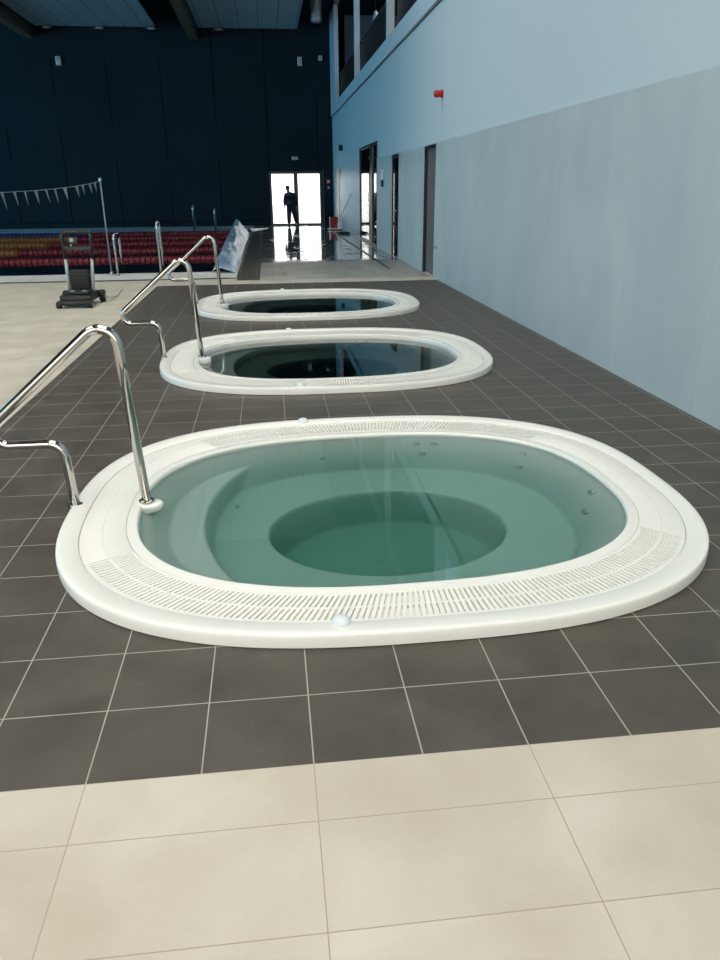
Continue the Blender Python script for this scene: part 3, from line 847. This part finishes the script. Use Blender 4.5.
bm = bmesh.new(); lathe(bm, [(.22, -.02), (.22, .03)], 24); mesh_from('collar', bm, M['dullsteel'], t, True)
t = thing('ring_lamp', 'pale ring-shaped lamp inside the farthest upper opening', 'lamp', (3.9, 27.3, 6.6))
bm = bmesh.new(); sweep(bm, [(0, .45 * math.cos(a), .45 * math.sin(a)) for a in [2 * PI * k / 40 for k in range(40)]], .04, 10, closed=True); mesh_from('ring', bm, M['white_plastic'], t, 'all')
bm = bmesh.new(); sweep(bm, [(0, 0, .45), (0, 0, 1.55)], .008, 6); mesh_from('cord', bm, M['black'], t)

# red box at the end of the corridor
t = thing('red_crate', 'red plastic box on the wet floor at the far end of the corridor wall', 'box', (2.62, 30.6, 0))
bm = bmesh.new()
for z, s_ in ((0, .85),):
    lo = [(-.17, -.14), (.17, -.14), (.17, .14), (-.17, .14)]
    A_ = [bm.verts.new((x * .85, y_ * .85, .0)) for x, y_ in lo]; B_ = [bm.verts.new((x, y_, .44)) for x, y_ in lo]
    C_ = [bm.verts.new((x * .9, y_ * .9, .44)) for x, y_ in lo]; D_ = [bm.verts.new((x * .78, y_ * .78, .03)) for x, y_ in lo]
    bm.faces.new(A_)
    for P_, Q_ in ((A_, B_), (B_, C_), (C_, D_)):
        for k in range(4): bm.faces.new((P_[k], P_[(k + 1) % 4], Q_[(k + 1) % 4], Q_[k]))
    bm.faces.new(D_)
mesh_from('body', bm, M['red'], t)
bm = bmesh.new(); sweep(bm, [(-.16, -.15, .40), (.16, -.15, .40)], .018, 8); mesh_from('lip', bm, M['red'], t)
# floor squeegee leaning on the wall
t = thing('floor_squeegee', 'long-handled floor squeegee leaning on the grey wall near the far end', 'squeegee', (2.56, 29.2, 0))
bm = bmesh.new(); sweep(bm, [(0, 0, .05), (.325, -3.0 + .0, 1.36)], .016, 8); mesh_from('handle', bm, M['dullsteel'], t, 'all')
bm = bmesh.new(); bbox(bm, -.28, .28, -.02, .02, .03, .07, .008); mesh_from('head', bm, M['dullsteel'], t)
bm = bmesh.new(); box(bm, -.27, .27, -.005, .005, 0, .035); mesh_from('blade', bm, M['rubber'], t)
t = bmesh.new(); pts_ = [(.18 * math.cos(a) * (1 + .02 * a), .22 * math.sin(a) * (1 + .015 * a), .014 + .003 * a) for a in [.25 * k for k in range(64)]]
sweep(t, pts_, .014, 8); o = mesh_from('hose', t, M['rubber'], smooth='all', loc=(2.62, 26.3, 0)); tag(o, 'black hose coiled on the wet floor against the grey wall', 'hose')

# ------------------------------------------------------------------ the person in the far doorway
pr = thing('person', 'person in dark clothes walking in the bright far doorway', 'person', (.98, 33.3, 0), rz=0); pr.scale = (.93, .93, .93)
def skin_mesh(name, verts, edges_, radii, mat, parent, root=0, sub=2):
    me = bpy.data.meshes.new(name); me.from_pydata(verts, edges_, []); o = bpy.data.objects.new(name, me); link(o); o.parent = parent
    me.materials.append(mat)
    s_ = o.modifiers.new('skin', 'SKIN'); s_.use_smooth_shade = True
    if not me.skin_vertices: me.skin_vertices.new(name='')
    d_ = me.skin_vertices[0].data
    for i, r_ in enumerate(radii):
        d_[i].radius = (r_, r_) if not isinstance(r_, tuple) else r_; d_[i].use_root = (i == root)
    o.modifiers.new('sub', 'SUBSURF').levels = sub; o.modifiers['sub'].render_levels = sub
    return o
V = [(.02, 0, .93), (.0, -.01, 1.10), (-.02, -.02, 1.28), (-.04, -.04, 1.42), (-.09, -.07, 1.50),      # 0 pelvis..4 neck
     (-.115, -.09, 1.60), (-.12, -.09, 1.69),                                                         # 5,6 head
     (-.20, -.04, 1.37), (-.27, -.02, 1.12), (-.28, -.08, .88),                                       # 7-9 left-side arm
     (.13, -.04, 1.37), (.22, .02, 1.13), (.24, -.02, .90),                                           # 10-12
     (-.08, 0, .86), (-.10, -.04, .50), (-.11, .02, .09), (-.11, -.12, .035),                          # 13-16
     (.11, 0, .86), (.16, -.08, .48), (.26, .10, .10), (.27, -.03, .035)]                             # 17-20
Ed = [(0, 1), (1, 2), (2, 3), (3, 4), (4, 5), (5, 6), (3, 7), (7, 8), (8, 9), (3, 10), (10, 11), (11, 12), (0, 13), (13, 14), (14, 15), (15, 16), (0, 17), (17, 18), (18, 19), (19, 20)]
Rd = [.13, .125, .14, .10, .055, .085, .08, .065, .045, .032, .065, .045, .032, .085, .058, .042, .035, .085, .058, .042, .035]
for wi, wp, dx in ((9, V[9], -.01), (12, V[12], .01)):
    pi_ = len(V); V.append((wp[0] + dx, wp[1] - .01, wp[2] - .07)); Ed.append((wi, pi_)); Rd.append(.03)
    for f_, (fx, fl_) in enumerate(((-.034, .07), (-.012, .085), (.012, .08), (.034, .065))):
        a = len(V); V.append((wp[0] + dx * 1.5, wp[1] + fx, wp[2] - .11)); V.append((wp[0] + dx + (-.01 if dx > 0 else .01), wp[1] + fx, wp[2] - .11 - fl_))
        Ed += [(pi_, a), (a, a + 1)]; Rd += [.0095, .008]
    a = len(V); V.append((wp[0] + dx, wp[1] - .05, wp[2] - .07)); V.append((wp[0] + dx, wp[1] - .065, wp[2] - .115)); Ed += [(pi_, a), (a, a + 1)]; Rd += [.011, .009]
body = skin_mesh('body', V, Ed, [x * 1.15 if x > .012 else x for x in Rd], M['skin'], pr)
jv = [(V[0][0], V[0][1], .86), V[1], V[2], V[3], V[7], V[8], (V[9][0], V[9][1], V[9][2] + .03), V[10], V[11], (V[12][0], V[12][1], V[12][2] + .03), (-.055, -.05, 1.455)]
skin_mesh('jacket', jv, [(0, 1), (1, 2), (2, 3), (3, 4), (4, 5), (5, 6), (3, 7), (7, 8), (8, 9), (3, 10)], [.23, .23, .25, .17, .12, .095, .07, .12, .095, .07, .10], M['cloth'], pr)
tv = [V[0], V[13], V[14], V[15], V[17], V[18], V[19]]
skin_mesh('trousers', tv, [(0, 1), (1, 2), (2, 3), (0, 4), (4, 5), (5, 6)], [.21, .15, .115, .09, .15, .115, .09], M['trouser'], pr)
for i, (a, c) in enumerate(((15, 16), (19, 20))):
    A_, C_ = V[a], V[c]
    bm = bmesh.new(); lathe(bm, [(.03, -.17), (.048, -.12), (.05, -.03), (.045, .05), (.04, .08)], 14, axis='y')
    for v_ in bm.verts: v_.co.z = max(-.04, v_.co.z)
    mesh_from('shoe', bm, M['rubber'], pr, True, loc=(A_[0], A_[1], .042))
bm = bmesh.new(); bmesh.ops.create_icosphere(bm, subdivisions=3, radius=.11)
for v_ in list(bm.verts):
    if v_.co.z < -.01 and v_.co.y < .02: v_.co *= .85
for v_ in bm.verts: v_.co.y *= 1.12
mesh_from('hair', bm, M['hair'], pr, True, loc=(-.12, -.075, 1.672))
for s_ in (-1, 1):
    bm = bmesh.new(); bmesh.ops.create_icosphere(bm, subdivisions=2, radius=.011); mesh_from('eye', bm, M['rubber'], pr, True, loc=(-.12 + s_ * .03, -.17, 1.635))
bm = bmesh.new(); lathe(bm, [(.004, .03), (.011, .0), (.014, -.012)], 8); mesh_from('nose', bm, M['skin'], pr, True, loc=(-.12, -.178, 1.612))
bm = bmesh.new(); bbox(bm, -.022, .022, -.004, .004, -.004, .004, .002); mesh_from('mouth', bm, M['rope_maroon'], pr, True, loc=(-.12, -.172, 1.572))

# ------------------------------------------------------------------ daylight and added fill
w = bpy.data.worlds.new('sky'); scene.world = w; w.use_nodes = True
bg = w.node_tree.nodes['Background']; bg.inputs[0].default_value = (1.0, .98, .94, 1); bg.inputs[1].default_value = 3.3

def area(name, loc, rot, sx, sy, rad, col):
    L_ = bpy.data.lights.new(name, 'AREA'); L_.shape = 'RECTANGLE'; L_.size = sx; L_.size_y = sy
    L_.energy = rad * PI * sx * sy; L_.color = col
    o = bpy.data.objects.new(name, L_); link(o); o.location = loc; o.rotation_euler = rot
    return o
BACK_RAD, LEFT_RAD, ROOF_FILL_RAD = 1.2, 6.5, 1.85
for k, h in enumerate(BW):
    area('daylight_back', ((h[0] + h[1]) / 2, YB + .02, (h[2] + h[3]) / 2), (PI / 2, 0, 0), h[1] - h[0], h[3] - h[2], BACK_RAD, (1.0, .96, .88))
for k in range(6):
    a = -5 + 6.4 * k
    area('daylight_left', (XL + .02, a + 2.95, 3.8), (PI / 2, 0, -PI / 2), 5.9, 5.6, LEFT_RAD * (.12 if k < 2 else 1), (.62, .82, 1.0) if k < 2 else (.10, .58, .95))

area('gallery_fill', (4.9, 17.0, ZC - .02), (0, 0, 0), 1.6, 26.0, 1.3, (.4, .7, 1.0))  # added fill lamp, lifts the otherwise black gallery wall
for k, h in enumerate(ROOF_FILL):
    area('roof_fill', ((h[2] + h[3]) / 2, (h[0] + h[1]) / 2, ZC - .01), (0, 0, 0), h[3] - h[2], h[1] - h[0], ROOF_FILL_RAD * (1.0 if k % 2 == 0 else .45), (1.0, .97, .92))  # added fill lamps under the made-up roof openings
# ------------------------------------------------------------------ camera
S = .32
r = Vector((0.99349, -0.1123, -0.00917)); 
f, pit, yaw, roll = 750.414, .371688651, .112740929, -.00916598
cy_, sy_ = math.cos(yaw), math.sin(yaw)
r0 = Vector((cy_, -sy_, 0)); fw = Vector((sy_ * math.cos(pit), cy_ * math.cos(pit), -math.sin(pit))); up = r0.cross(fw)
r = r0 * math.cos(roll) + up * math.sin(roll); u = -r0 * math.sin(roll) + up * math.cos(roll)
cam = bpy.data.cameras.new('camera'); co = bpy.data.objects.new('camera', cam); link(co)
Mx = Matrix.Identity(4)
for i in range(3):
    Mx[i][0] = r[i]; Mx[i][1] = u[i]; Mx[i][2] = -fw[i]
Mx[0][3], Mx[1][3], Mx[2][3] = -0.168986907 * S, -5.39518197 * S, 4.84631902 * S
co.matrix_world = Mx
cam.sensor_fit = 'VERTICAL'; cam.sensor_height = 24; cam.sensor_width = 18; cam.lens = f / 960 * 24
cam.clip_end = 300
scene.camera = co
scene.view_settings.view_transform = 'Standard'; scene.view_settings.look = 'None'
scene.view_settings.exposure = 0; scene.view_settings.gamma = 1; scene.view_settings.use_curve_mapping = False
